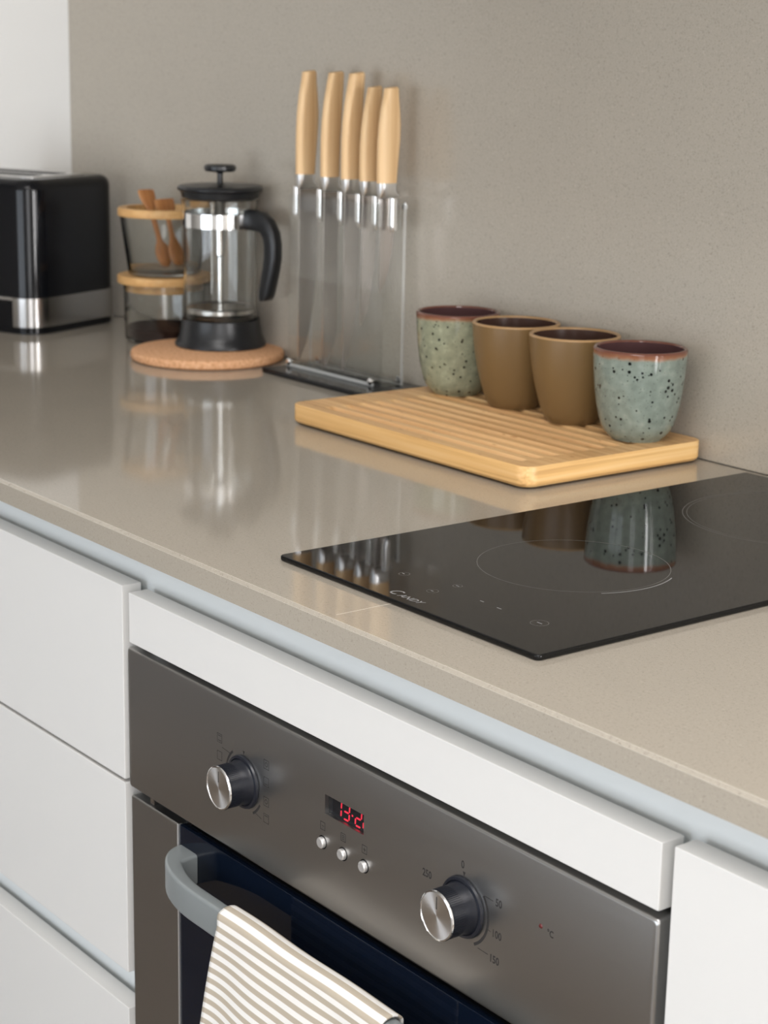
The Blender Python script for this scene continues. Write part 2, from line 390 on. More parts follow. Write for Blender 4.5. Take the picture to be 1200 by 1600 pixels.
# ------------------------------------------------------------------ cabinets
FY, FT = 10, 18        # front face plane and thickness
def cab(name, label, x0, x1, top=-54):
    t = thing(name, label, 'cabinet', (x0, 0, ZF)); zo = -ZF
    W_ = x1 - x0
    b = B(); b.box(0, 18, 37, 570, 100 , zo - 19.5); mesh_obj('side_panel', b, M['carcass'], t)
    b = B(); b.box(W_ - 18, W_, 37, 570, 100, zo - 19.5); mesh_obj('side_panel', b, M['carcass'], t)
    b = B(); b.box(0, W_, 34, 36, zo - 76, zo - 19.5); b.box(0, W_, 29, 34, zo - 78, zo - 76)
    mesh_obj('grip_channel', b, M['channel'], t)
    mesh_obj('back_panel', B().box(18, W_ - 18, 560, 568, 110, zo - 30), M['carcass'], t)
    mesh_obj('bottom_panel', B().box(18, W_ - 18, 30, 560, 100, 118), M['carcass'], t)
    mesh_obj('plinth', B().box(0, W_, 60, 76, 0, 99), M['carcass'], t)
    return t, zo, W_
def front(t, nm, x0, x1, z0, z1):
    return mesh_obj(nm, B().box(x0, x1, FY, FY + FT, z0, z1, 1.1, 2), M['white'], t)
t, zo, W_ = cab('drawer_cabinet', 'white handleless drawer cabinet left of the oven', -868, -263)
for z0, z1 in ((-216.5, -50.5), (-391, -219.5), (-780, -424)): front(t, 'drawer_front', 1.5, W_ - 3, zo + z0, zo + z1)
b = B(); b.box(0, W_, 33, 35, zo - 436, zo - 380); b.box(0, W_, 28.5, 33, zo - 438, zo - 436); mesh_obj('lower_grip_channel', b, M['channel'], t)
t, zo, W_ = cab('drawer_cabinet', 'white drawer cabinet under the toaster, farthest left', -1474, -869)
for z0, z1 in ((-216.5, -50.5), (-391, -219.5), (-780, -424)): front(t, 'drawer_front', 1.5, W_ - 1.5, zo + z0, zo + z1)
b = B(); b.box(0, W_, 33, 35, zo - 436, zo - 380); b.box(0, W_, 28.5, 33, zo - 438, zo - 436); mesh_obj('lower_grip_channel', b, M['channel'], t)
t, zo, W_ = cab('oven_cabinet', 'white oven housing with a slim panel above the built-in oven', -263, 339)
front(t, 'fascia_panel', 7, W_ - 6, zo - 95.5, zo - 53.6)
t, zo, W_ = cab('door_cabinet', 'white door cabinet right of the oven', 339, 939)
front(t, 'door', 3, W_ - 2, zo - 780, zo - 52.2)

# ------------------------------------------------------------------ oven
OX0, OX1 = -261.5, 333.0
ov = thing('built_in_oven', 'stainless steel built-in oven with black glass door', 'oven', (0, 0, 0))
PY = 11.0                                   # front of control panel
ZT, ZB = -101.0, -220.5
hx0, hx1, hz0, hz1 = 12.8, 57.9, -148.8, -134.2     # display opening
def panel_bm():
    # outer rounded-edge tray plus rectangular opening, one watertight front
    t = bmesh.new(); r = 2.2; D = 20
    def loop(pts): return [t.verts.new(p) for p in pts]
    outl = lambda ins, y: [(x, y, z) for x, z in rrect(OX0 + ins, OX1 - ins, ZB + ins, ZT - ins, 3.0, 4)]
    secs = [outl(0, PY + D)]
    for i in range(5):
        a = PI / 2 * i / 4; secs.append(outl(r * (1 - math.cos(a)), PY + r * (1 - math.sin(a))))
    L_ = [loop(s) for s in secs]; n = len(L_[0])
    for a, b_ in zip(L_, L_[1:]):
        for i in range(n): t.faces.new((a[i], a[(i + 1) % n], b_[(i + 1) % n], b_[i]))
    hole = loop([(hx0, PY, hz0), (hx1, PY, hz0), (hx1, PY, hz1), (hx0, PY, hz1)])
    deep = loop([(hx0, PY + 4, hz0), (hx1, PY + 4, hz0), (hx1, PY + 4, hz1), (hx0, PY + 4, hz1)])
    for i in range(4): t.faces.new((hole[i], hole[(i + 1) % 4], deep[(i + 1) % 4], deep[i]))
    ed = []
    for lp in (L_[-1], hole):
        for i in range(len(lp)):
            e = t.edges.get((lp[i], lp[(i + 1) % len(lp)])) or t.edges.new((lp[i], lp[(i + 1) % len(lp)])); ed.append(e)
    bmesh.ops.triangle_fill(t, edges=ed, use_beauty=True)
    bmesh.ops.recalc_face_normals(t, faces=t.faces)
    return t
mesh_obj('control_panel', panel_bm(), M['steel'], ov)
mesh_obj('oven_body', B().box(-240, 312, 40, 540, -780, -106), M['black_gap'], ov)
mesh_obj('seal_strip', B().box(-225, 300, 24, 40, -236, -214), M['black_gap'], ov)
mesh_obj('hinge_bracket', B().box(-232, -226, 14, 30, -226.5, -221), M['satin'], ov)
# display
mesh_obj('display_glass', B().box(hx0 - 2, hx1 + 2, PY + 3.4, PY + 4.4, hz0 - 2, hz1 + 2), mat('display_dark', (0.012, 0.013, 0.016), 0.12), ov)
SEG = {'1': 'bc', '2': 'abged', '3': 'abgcd'}
def digit(ch, cx, cz, wd=6.6, h=11.6):
    b = B(); s = 0.62; y0, y1 = PY + 3.1, PY + 3.38; sh = 0.06
    def q(x0, z0, x1, z1):
        d = Vector((x1 - x0, 0, z1 - z0)); l = d.length; d /= l; nrm = Vector((-d.z, 0, d.x)); g = 0.6
        P = [Vector((x0, 0, z0)) + d * g, Vector((x0, 0, z0)) + d * (g + s) + nrm * s, Vector((x1, 0, z1)) - d * (g + s) + nrm * s,
             Vector((x1, 0, z1)) - d * g, Vector((x1, 0, z1)) - d * (g + s) - nrm * s, Vector((x0, 0, z0)) + d * (g + s) - nrm * s]
        b.prism([(cx + v.x + sh * v.z, cz + v.z) for v in P], y0, y1, 'Y')
    w2, h2 = wd / 2, h / 2
    C_ = dict(a=(-w2, h2, w2, h2), b=(w2, 0, w2, h2), c=(w2, -h2, w2, 0), d=(-w2, -h2, w2, -h2), e=(-w2, -h2, -w2, 0), f=(-w2, 0, -w2, h2), g=(-w2, 0, w2, 0))
    for k in SEG[ch]: q(*C_[k])
    return mesh_obj('display_digit', b, M['led'], ov)
digit('1', 24.4, -141.4); digit('3', 33.8, -141.4); digit('2', 47.6, -141.4); digit('2', 56.7, -141.4)
mesh_obj('display_dot', B().box(40.0, 41.3, PY + 3.1, PY + 3.38, -142.2, -140.9), M['led'], ov)
# buttons
def small_square(b, cx, cz, hw, hh, lw, y):
    for x0, x1, z0, z1 in ((cx - hw, cx + hw, cz + hh - lw, cz + hh), (cx - hw, cx + hw, cz - hh, cz - hh + lw), (cx - hw, cx - hw + lw, cz - hh + lw, cz + hh - lw), (cx + hw - lw, cx + hw, cz - hh + lw, cz + hh - lw)):
        b.box(x0, x1, y - 0.06, y, z0, z1)
for k, cx in enumerate((10.5, 34.8, 59.2)):
    mesh_obj('button_collar', B().lathe([(0, -0.2), (5.0, -0.2), (5.0, 0.3), (0, 0.3)], 32, 'Y', (cx, PY, -171.2)), M['gloss_black'], ov)
    bt = mesh_obj('push_button', B().lathe([(0, -3.0), (3.2, -3.0), (4.0, -2.2), (4.2, 0.2), (0, 0.2)], 32, 'Y', (0, 0, 0)), M['button'], ov)
    bt.location = Vector((cx, PY, -171.2)) * S
    b = B(); small_square(b, cx, -158.9, 2.9, 3.1, 0.5, PY)
    b.box(cx - 1.5, cx + 1.5, PY - 0.06, PY, -159.15, -158.65)
    if k == 2: b.box(cx - 0.25, cx + 0.25, PY - 0.06, PY, -160.4, -157.4)
    if k == 1:
        b.box(cx - 1.5, cx + 1.5, PY - 0.06, PY, -160.5, -160.0); b.box(cx - 1.5, cx + 1.5, PY - 0.06, PY, -157.8, -157.3)
    mesh_obj('button_symbol', b, M['print'], ov)
# control knobs
def knob(cx, cz):
    k = bpy.data.objects.new('control_knob', None); COL.objects.link(k); k.parent = ov; k.location = Vector((cx, PY, cz)) * S
    mesh_obj('knob_body', B().lathe([(0, 0), (20.2, 0), (20.6, -1.2), (20.0, -2.6), (18.2, -3.0), (17.6, -2.4), (16.8, -4), (16.2, -9), (16.0, -21.2), (0, -21.2)], 96, 'Y'), M['navy_black'], k)
    g = B()
    for i in range(72):
        a = 2 * PI * i / 72; xf = Matrix.Rotation(a, 4, 'Y')
        g.box(15.7, 16.45, -20.4, -11, -0.28, 0.28, xf=xf)
    o = mesh_obj('knob_grip', g, M['navy_black'], k)
    mesh_obj('knob_rim', B().lathe([(15.2, -21.0), (16.4, -21.0), (16.7, -21.6), (16.4, -22.4), (15.5, -22.8), (15.2, -22.4)], 96, 'Y', closed=True), M['chrome'], k)
    mesh_obj('knob_face', B().lathe([(0, -22.3), (15.4, -22.3), (15.4, -21.5), (0, -21.5)], 96, 'Y'), M['turned'], k)
    mesh_obj('pointer_mark', B().box(-0.4, 0.4, -22.42, -22.3, 4.5, 13), M['print'], k)
    return k
K1, K2, KZ = -90.0, 164.4, -159.4
knob(K1, KZ); knob(K2, KZ)
def dial_line(b, x0, z0, x1, z1, wd=0.45):
    d = Vector((x1 - x0, z1 - z0)); n = Vector((-d.y, d.x)).normalized() * wd / 2
    b.prism([(x0 + n.x, z0 + n.y), (x1 + n.x, z1 + n.y), (x1 - n.x, z1 - n.y), (x0 - n.x, z0 - n.y)], PY - 0.06, PY, 'Y')
def polar(c, r, deg): a = math.radians(90 - deg); return (c + r * math.cos(a), KZ + r * math.sin(a))   # deg clockwise from 12 o'clock
# right dial
b = B(); b.ring((K2, KZ), 24.2, 2.0, 'Y', PY - 0.05, math.radians(90 - 152), math.radians(90 - 52), 40)
mesh_obj('dial_arc', b, M['print'], ov)
for x0, x1, z_ in ((184.5, 193, -144.0), (188.5, 191.5, -165.4), (179.5, 189.5, -181.8)):
    b = B(); dial_line(b, x0, z_, x1, z_ - 0.4); mesh_obj('dial_tick', b, M['print'], ov)
RX = (PI / 2, 0, 0)
for s_, x, z in (('50', 198, -144.3), ('100', 197, -166), ('150', 195.5, -183.6), ('0', 162.6, -131.2), ('250', 127, -151.0), ('200', 126, -172)):
    text_obj('dial_number', s_, 7.4, M['print'], ov, (x, PY - 0.03, z), RX, sx=0.85, bold=0.16)
for c in (K1, K2):
    mesh_obj('dial_marker', B().prism([(c - 1.6, -135.4), (c + 1.2, -135.4), (c - 0.2, -138.6)], PY - 0.06, PY, 'Y'), M['print'], ov)
# left dial
b = B(); b.ring((K1, KZ), 24.2, 2.0, 'Y', PY - 0.05, math.radians(90 - 150), math.radians(90 - 118), 24)
mesh_obj('dial_arc', b, M['print'], ov)
b = B(); b.ring((K1, KZ), 24.2, 2.0, 'Y', PY - 0.05, math.radians(90 + 38), math.radians(90 + 78), 24)
mesh_obj('dial_arc', b, M['print'], ov)
for x0, z_0, x1, z_1 in ((-120, -141.8, -107, -143.2), (-76.5, -178.6, -66.5, -181.0)):
    b = B(); dial_line(b, x0, z_0, x1, z_1); mesh_obj('dial_tick', b, M['print'], ov)
for i, (x, z) in enumerate(((-123.3, -135.5), (-123.3, -149.6), (-60.4, -136.5), (-60.4, -149.9), (-60.4, -165.4), (-60.4, -178.6))):
    b = B(); small_square(b, x, z, 3.4, 3.6, 0.4, PY)
    if i in (0, 3): b.box(x - 2.2, x + 2.2, PY - 0.06, PY, z - 2.2, z - 1.7)
    if i in (0, 5): b.box(x - 2.2, x + 2.2, PY - 0.06, PY, z + 1.7, z + 2.2)
    if i in (2, 4): b.ring((x, z), 1.6, 0.5, 'Y', PY - 0.05, seg=16)
    mesh_obj('cooking_symbol', b, M['print'], ov)
mesh_obj('pilot_lamp', B().lathe([(0, -0.9), (1.0, -0.7), (1.6, 0), (0, 0)], 20, 'Y', (236.9, PY, -143.4)), M['led_dim'], ov)
text_obj('temperature_symbol', '°C', 6.2, M['print'], ov, (245.5, PY - 0.03, -145.2), RX, sx=0.85, bold=0.12)
# door
dz1, dz0 = -227.2, -775
mesh_obj('door_stile', B().box(-258, -185.2, PY, PY + 20, dz0, dz1, 1.6, 3), M['steel'], ov)
mesh_obj('door_stile', B().box(256.7, 329.5, PY, PY + 20, dz0, dz1, 1.6, 3), M['steel'], ov)
mesh_obj('stile_edge_highlight', B().box(-185.9, -184.7, PY - 0.15, PY + 4, dz0, dz1 - 0.6, 0.15, 1), M['button'], ov)  # bright silver strip standing in for the highlight along the stile edge
mesh_obj('door_glass', B().box(-184.9, 256.4, PY + 1.2, PY + 8, dz0, dz1 - 0.4, 1.0, 2), M['oven_glass'], ov)
mesh_obj('door_rail', B().box(-184.9, 256.4, PY + 8.2, PY + 20, dz0, dz1 - 6), M['black_gap'], ov)
# bowed strap handle
def handle_bm():
    xl, xr = -184.0, 256.0; d = 37.0; th = 11.0; a = 78.0; secs = []
    zt, zb = -244.0, -269.5
    N_ = 26; outer = []; inner = []
    for i in range(N_ + 1):
        th_ = PI / 2 * i / N_; outer.append((xl + a * (1 - math.cos(th_)), PY + 1.2 - (d + 1.2) * math.sin(th_)))
    x_in0 = xl + 29; y_in = PY - d + th
    for i in range(N_ + 1):
        t_ = PI / 2 * i / N_; rx = 16.0
        inner.append((x_in0 - 3 + rx * (1 - math.cos(t_)) + max(0, (i - N_ * 0.4)) / (N_ * 0.6) * (xl + a - x_in0 + 3 - rx), PY + 1.2 + (y_in - PY - 1.2) * math.sin(t_)))
    half = list(zip(outer, inner))
    mir = [((xl + xr - o[0], o[1]), (xl + xr - i_[0], i_[1])) for o, i_ in half][::-1]
    for (ox, oy), (ix, iy) in half + mir:
        sec = []; r = 2.6
        n = Vector((ox - ix, oy - iy)); L_ = n.length; n /= L_
        for (u, v) in rrect(0, L_, zb, zt, r, 4): sec.append((ix + n.x * u, iy + n.y * u, v))
        secs.append(sec)
    return B().loft(secs)
mesh_obj('door_handle', handle_bm(), M['grey_handle'], ov, 50)

# ------------------------------------------------------------------ tea towel over the handle
def towel_obj():
    bm = bmesh.new(); uvl = bm.loops.layers.uv.new('UVMap')
    x0, x1 = -62.0, 133.0
    path = []                               # (y, z, s)
    yb, yf, zt_ = -11.5, -30.0, -240.5; ym = (yb + yf) / 2; R_ = (yb - yf) / 2
    pts = [(yb, z) for z in range(-430, -250, 9)]
    for i in range(13):
        a = PI * i / 12; pts.append((ym + R_ * math.cos(a), zt_ - 6 + 6 * math.sin(a)))
    pts += [(yf, zt_ - 12 - 5.0 * i) for i in range(56)]
    s = 0; last = None; nx = 60; grid = []
    front0 = None
    for y, z in pts:
        if last: s += math.hypot(y - last[0], z - last[1])
        last = (y, z); isf = (y <= yf + 0.01 and z < zt_ - 8)
        if isf and front0 is None: front0 = s
        dd = (s - front0) if isf else 0.0
        row = []
        for i in range(nx + 1):
            u = i / nx; k = min(1, dd / 90.0)
            xs = x0 + (x1 - x0) * u - 0.27 * dd * (1 - u) * (1 - 0.3 * min(1, dd / 200)) + 0.05 * dd * u
            wav = k * (3.2 * math.sin(u * 9.0 + 0.6) + 1.8 * math.sin(u * 17 + dd * 0.015)) - 0.035 * dd * (1 - u) ** 2 * 1.0
            sag = k * 2.4 * math.sin(u * 7.5 + 1.2) + 0.9 * math.sin(u * 3.2)
            yy = y + (wav - 2.5 * k if isf else 0.25 * math.sin(u * 8))
            if yy > yf + 2 and isf: yy = yf + 2
            row.append((bm.verts.new((xs, yy, z + (sag if isf else 0.5 * math.sin(u * 11)))), u, s))
        grid.append(row)
    for ra, rb in zip(grid, grid[1:]):
        for i in range(nx):
            q = (ra[i], ra[i + 1], rb[i + 1], rb[i]); f = bm.faces.new([v[0] for v in q])
            for lp, v in zip(f.loops, q): lp[uvl].uv = (v[1], v[2] / 9.3)
    bmesh.ops.recalc_face_normals(bm, faces=bm.faces)
    o = mesh_obj('tea_towel', bm, M['towel'], None, 180)
    sm = o.modifiers.new('thickness', 'SOLIDIFY'); sm.thickness = 1.6 * S; sm.offset = 0.0
    o.location = (0, 0, Z0 * S)
    o['label'] = 'beige and white striped tea towel hung over the oven handle'; o['category'] = 'towel'
    return o
towel_obj()

# ------------------------------------------------------------------ hob
hb = thing('ceramic_hob', 'black glass two-ring hob set into the worktop', 'hob', (HX, HY, 0))
o = mesh_obj('glass_plate', B().prism(rrect(0, HW, 0, HD, 4, 5), 0.15, 4.2, 'Z', 1.3, 3), M['black_gloss'], hb)
mesh_obj('hob_tray', B().box(ci + 1, HW - ci - 1, ci + 13, HD - ci - 1, -18, 0.1), M['black_gap'], hb)
hz = 4.24
def hring(nm, cx, cy, r, wd, m, a0=0, a1=2 * PI, seg=128):
    return mesh_obj(nm, B().ring((cx - HX, cy - HY), r, wd, 'Z', hz, a0, a1, seg), m, hb)
hring('cooking_zone_ring', 34, 219, 71, 0.55, M['hob_faint'])
hring('cooking_zone_arc', 34, 219, 74.5, 0.9, M['hob_print'], math.radians(-28), math.radians(28), 40)
hring('cooking_zone_ring', 31, 470, 92, 0.6, M['hob_faint'])
hring('cooking_zone_ring', 31, 470, 88.5, 0.4, M['hob_faint'])
for x, y, r in ((-16, 100, 4), (29.4, 89.5, 4.2), (29.3, 112.2, 3.4), (127.1, 101.4, 6.2)):
    hring('touch_symbol', x, y, r, 0.45, M['hob_faint'], seg=32)
for x, y, l in ((-17, 100, 2.5), (28.8, 89.5, 3), (29.3, 112.2, 3.4), (67.6, 102.1, 4), (86.8, 101.1, 4.5), (127, 101.5, 5)):
    mesh_obj('touch_mark', B().box(x - HX - l / 2, x - HX + l / 2, y - HY - 0.4, y - HY + 0.4, hz - 0.03, hz), M['hob_print'], hb)
text_obj('maker_mark', 'C', 13.5, M['hob_print'], hb, (16.5 - HX, 66.4 - HY, hz), (0, 0, 0), shear=0.25, sx=0.95)
text_obj('maker_mark', 'ANDY', 8.2, M['hob_print'], hb, (35.5 - HX, 64.8 - HY, hz), (0, 0, 0), shear=0.25, sx=1.05)

# ------------------------------------------------------------------ bamboo board
BX0, BX1, BY0, BY1, BT = -533.0, -173.0, 356.0, 580.0, 21.0
bd = thing('bamboo_board', 'bamboo bread board with parallel crumb grooves beside the hob', 'board', (BX0, BY0, 0))
LW, LD = BX1 - BX0, BY1 - BY0
gx0, gx1, gy0, gy1 = 38.0, LW - 22.0, 10.0, LD - 24.0
def board_top():
    t = bmesh.new(); n = 10; pitch = (gy1 - gy0) / n
    ys = []; 
    for k in range(n):
        for f in (0, 0.25, 0.31, 0.40, 0.66, 0.75, 0.81): ys.append((gy0 + (k + f) * pitch, k, f))
    ys.append((gy1, n, 0))
    xs = [gx0 + e for e in (0, 3, 5, 7, 9, 12, 15)] + [gx0 + 15 + (gx1 - gx0 - 30) * i / 12 for i in range(1, 12)] + [gx1 - e for e in (15, 12, 9, 7, 5, 3, 0)]
    dep = {0: 0, 0.25: 0, 0.31: 1.7, 0.40: 2.8, 0.66: 2.8, 0.75: 1.7, 0.81: 0}
    V = []
    for y, k, f in ys:
        row = []
        for x in xs:
            e = min(x - gx0, gx1 - x); ramp_ = max(0, min(1, (e - 2) / 9.0))
            wide = 1.25 if k == 0 else 1.0
            row.append(t.verts.new((x, y, BT - dep[f] * ramp_ * wide)))
        V.append(row)
    for a, b_ in zip(V, V[1:]):
        for i in range(len(xs) - 1): t.faces.new((a[i], a[i + 1], b_[i + 1], b_[i]))
    c = 1.2
    out = [t.verts.new((x, y, BT)) for x, y in rrect(c, LW - c, c, LD - c, 15 - c, 6)]
    per = V[0] + [r[-1] for r in V[1:]] + V[-1][-2::-1] + [r[0] for r in V[-2:0:-1]]
    ed = []
    for lp in (out, per):
        for i in range(len(lp)):
            p_, q_ = lp[i], lp[(i + 1) % len(lp)]; ed.append(t.edges.get((p_, q_)) or t.edges.new((p_, q_)))
    bmesh.ops.triangle_fill(t, edges=ed, use_beauty=True)
    bmesh.ops.recalc_face_normals(t, faces=t.faces)
    if sum(f.normal.z * f.calc_area() for f in t.faces) < 0: bmesh.ops.reverse_faces(t, faces=t.faces)
    return t
mesh_obj('board_top', board_top(), M['bamboo'], bd, 25)
def board_side():
    t = bmesh.new(); prof = [(1.2, BT), (0.35, BT - 0.35), (0, BT - 1.2), (0, 5.2), (1.0, 3.4), (2.6, 2.2)]
    L_ = [[t.verts.new((x, y, z)) for x, y in rrect(i_, LW - i_, i_, LD - i_, 15 - i_, 6)] for i_, z in prof]
    n = len(L_[0])
    for a, b_ in zip(L_, L_[1:]):
        for i in range(n): t.faces.new((a[i], a[(i + 1) % n], b_[(i + 1) % n], b_[i]))
    t.faces.new(L_[-1]); bmesh.ops.recalc_face_normals(t, faces=t.faces)
    for f in t.faces:
        f.normal_update(); f.material_index = 1 if abs(f.normal.x) > abs(f.normal.y) else 0
    return t
mesh_obj('board_body', board_side(), [M['bamboo_edge'], M['bamboo_end']], bd, 25)
for x, y in ((22, 22), (LW - 22, 22), (22, LD - 22), (LW - 22, LD - 22)):
    mesh_obj('foot', B().lathe([(0, 0), (6, 0), (6, 2.3), (0, 2.3)], 20, 'Z', (x, y, 0)), M['black_plastic'], bd)

# ------------------------------------------------------------------ mugs
PA = [(0, 1.2), (20, 1.2), (21.5, 0), (23.6, 0), (24.6, 1.4), (27.5, 3.6), (31.2, 8.0), (34.2, 14), (36.6, 22), (39.2, 34), (41.4, 50), (42.8, 66), (43.6, 80), (43.8, 84.2)]
PB = [(0, 1.2), (20, 1.2), (21.5, 0), (23.2, 0), (24.2, 1.4), (26.4, 3.6), (28.6, 8.0), (31.4, 15), (34.2, 24), (37.6, 37), (40.6, 52), (42.8, 67), (44.0, 80), (44.3, 84.0)]
def mug(x, y, prof, mo, mi, mr, label, rz=0.0):
    t = thing('mug', label, 'mug', (x, y, BT + 0.05), rz, 'stoneware mugs on the bamboo board')
    R_ = prof[-1][0]
    mesh_obj('body', B().lathe(prof, 72), mo, t)
    inn = [(R_ - 4.0, 84.2), (R_ - 4.2, 80), (R_ - 5.0, 66), (R_ - 6.6, 50), (R_ - 9.0, 34), (R_ - 12.5, 20), (R_ - 18, 10), (R_ - 26, 6.5), (0, 6)]
    mesh_obj('inner_glaze', B().lathe(inn, 72), mi, t)
    rim = [(R_, 84.1), (R_ - 0.4, 85.2), (R_ - 1.3, 85.9), (R_ - 2.6, 85.9), (R_ - 3.6, 85.2), (R_ - 4.0, 84.1)]
    mesh_obj('rim', B().lathe(rim, 72), mr, t)
M['rust_rim'] = mat('rust_rim', srgb(110, 68, 54), 0.08)
mug(-487.5, 537.2, PA, M['mug_green'], M['mug_in_purple'], M['rust_rim'], 'sage green speckled mug with rust rim, farthest left on the board', 1.9)
mug(-397.5, 538.5, PB, M['mug_brown'], M['mug_in_brown'], M['mug_rim'], 'plain olive brown mug next to the sage green speckled mug', 0.4)
mug(-307.0, 534.0, PB, M['mug_brown'], M['mug_in_brown'], M['mug_rim'], 'plain olive brown mug next to the blue-green speckled mug', 2.2)
mug(-215.0, 530.5, PA, M['mug_blue'], M['mug_in_purple'], M['rust_rim'], 'blue-green speckled mug with rust rim at the right end of the board', 0.0)

# ------------------------------------------------------------------ knife block
kb = thing('knife_block', 'clear acrylic knife block on a black base against the wall', 'knife block', (-797, 500, 0))
def edge_mats(nm, b, ms, parent):
    for f in b.bm.faces:
        f.normal_update(); f.material_index = 0 if abs(f.normal.y) > 0.9 else 1
    return mesh_obj(nm, b, ms, parent)
KX = lambda x: x + 797; KY = lambda y: y - 500
mesh_obj('base_plate', B().box(0, 200, 0, 82, 0.2, 6.2, 1.2, 2), M['gloss_black'], kb)
mesh_obj('acrylic_panel', B().box(KX(-792), KX(-615), KY(533), KY(537), 6.4, 205, 0.5, 1), M['acrylic'], kb)
mesh_obj('front_rail', B().box(KX(-792), KX(-624), KY(530.6), KY(532.8), 6.4, 10.2, 0.4, 1), M['acrylic_edge'], kb)
for y in (563,): edge_mats('acrylic_panel', B().box(KX(-792), KX(-615), KY(y), KY(y) + 4, 6.4, 205, 0.5, 1), [M['acrylic'], M['acrylic_edge']], kb)
for y in (537.2, ): mesh_obj('acrylic_floor', B().box(KX(-792), KX(-615), KY(y), KY(562.8), 6.4, 12, 0.4, 1), M['acrylic'], kb)
DV = (-795.5, -748.7, -709, -675.7, -645, -615.2)
for x in DV:
    b = B(); b.prism([(KY(543.5), 184), (KY(546), 176.5), (KY(552), 176.5), (KY(552), 213.5), (KY(543.5), 213.5)], KX(x) - 4.2, KX(x) + 4.2, 'X', 2.2, 3)
    mesh_obj('slot_divider', b, M['divider'], kb)
mesh_obj('slot_bar', B().box(KX(-792), KX(-615), KY(552.6), KY(555), 186, 206, 0.5, 1), M['acrylic'], kb)
for x, y in ((-787, 533), (-780, 567), (-629, 533), (-625, 567)):
    s_ = -1 if y == 533 else 1
    mesh_obj('screw', B().lathe([(0, 4.6 * s_), (2.6, 4.2 * s_), (4.2, 2.6 * s_), (4.4, 0), (0, 0)], 20, 'Y', (KX(x), KY(y), 11.5)), M['chrome'], kb)
mesh_obj('screw', B().lathe([(0, 4.6), (2.6, 4.2), (4.2, 2.6), (4.4, 0), (0, 0)], 20, 'Y', (KX(-619), KY(567.0), 203)), M['chrome'], kb)
HP2 = [(-12.6, 10.0, 0), (-13.0, 10.4, 18), (-13.0, 11.2, 42), (-12.0, 12.4, 62), (-9.6, 13.6, 82), (-6.2, 14.6, 100), (-3.6, 15.0, 112), (-3.2, 15.0, 114)]
HP = [(-11.6, 9.6, 0), (-11.8, 10.6, 14), (-11.9, 12.2, 32), (-11.6, 13.8, 52), (-10.6, 14.2, 70), (-8.6, 13.0, 88), (-5.6, 11.4, 104), (-4.2, 10.8, 114)]
def knife(x, hl, pts, label, wide=1.0, hp=HP):
    t = thing('kitchen_knife', label, 'knife', (x, 548, 6.6), 0, 'wooden handled knives in the acrylic block'); zb = 6.6
    zh = 228.5 - zb; k = hl / 114.0; b = B(); secs = []
    for l, r, z in hp:
        c, w2 = (l + r) / 2, (r - l) / 2 * wide; th = 7.2 - 1.4 * (z / 114)
        secs.append([(th * math.copysign(abs(math.cos(a)) ** 0.7, math.cos(a)), c + w2 * math.copysign(abs(math.sin(a)) ** 0.7, math.sin(a)), zh + z * k) for a in [2 * PI * i / 20 for i in range(20)]])
    c2 = [(p[0] * 0.75, c + (p[1] - c) * 0.8, zh + 114 * k + 1.2 + (p[1] - c) * 0.10) for p in secs[-1]]
    b.loft(secs + [c2]); mesh_obj('handle', b, M['knife_wood'], t, 50)
    b = B(); ss = []
    for l, r, z, th in ((-12.2, 10.0, 0, 7.2), (-11.6, 9.4, -5, 6.8), (-11.0, 10.6, -10, 6.0), (-10.4, 15.6, -14.2, 4.2), (-9.8, 16.4, -16.5, 2.0)):
        c, w2 = (l + r) / 2, (r - l) / 2 * wide
        ss.append([(th * math.copysign(abs(math.cos(a)) ** 0.7, math.cos(a)), c + w2 * math.copysign(abs(math.sin(a)) ** 0.7, math.sin(a)), zh + z) for a in [2 * PI * i / 20 for i in range(20)]])
    b.loft(ss); mesh_obj('bolster', b, M['bolster'], t, 50)
    poly = [(y, z - zb) for y, z in pts]
    mesh_obj('blade', B().prism(poly, -0.9, 0.9, 'X'), M['blade'], t, 20)
def bl(tip, w_, n=10, serr=False):
    top = 213.0; out = [(-9, top)]; out.append((-9.5, tip + 6)); out.append((-8, tip))
    for i in range(n + 1):
        f = i / n; z = tip + (top - tip) * f
        y = -8 + (w_ + 8) * min(1, (f * 1.9)) ** 0.55 if not serr else -8 + (w_ + 8) * min(1, f * 5) ** 0.6
        if serr and f > 0: out.append((y - 0.9, z - (top - tip) / n / 2))
        out.append((y, z))
    return out
knife(-779.0, 114, bl(14, 17), 'knife at the far left, longest wooden handle standing apart with broad blade', 1.1)
knife(-730.4, 114, bl(12.8, 11, 44, True), 'second knife from the left with a serrated bread blade', 1.0, HP2)
knife(-691.5, 114, bl(13, 12), 'third knife from the left, in the middle of the block', 1.0, HP2)
knife(-658.4, 100, bl(70, 9), 'fourth knife from the left, a shorter handle beside the last knife', 0.92, HP2)
knife(-626.1, 100, bl(110, 9), 'knife at the far right of the block, shorter bulging handle', 1.1)

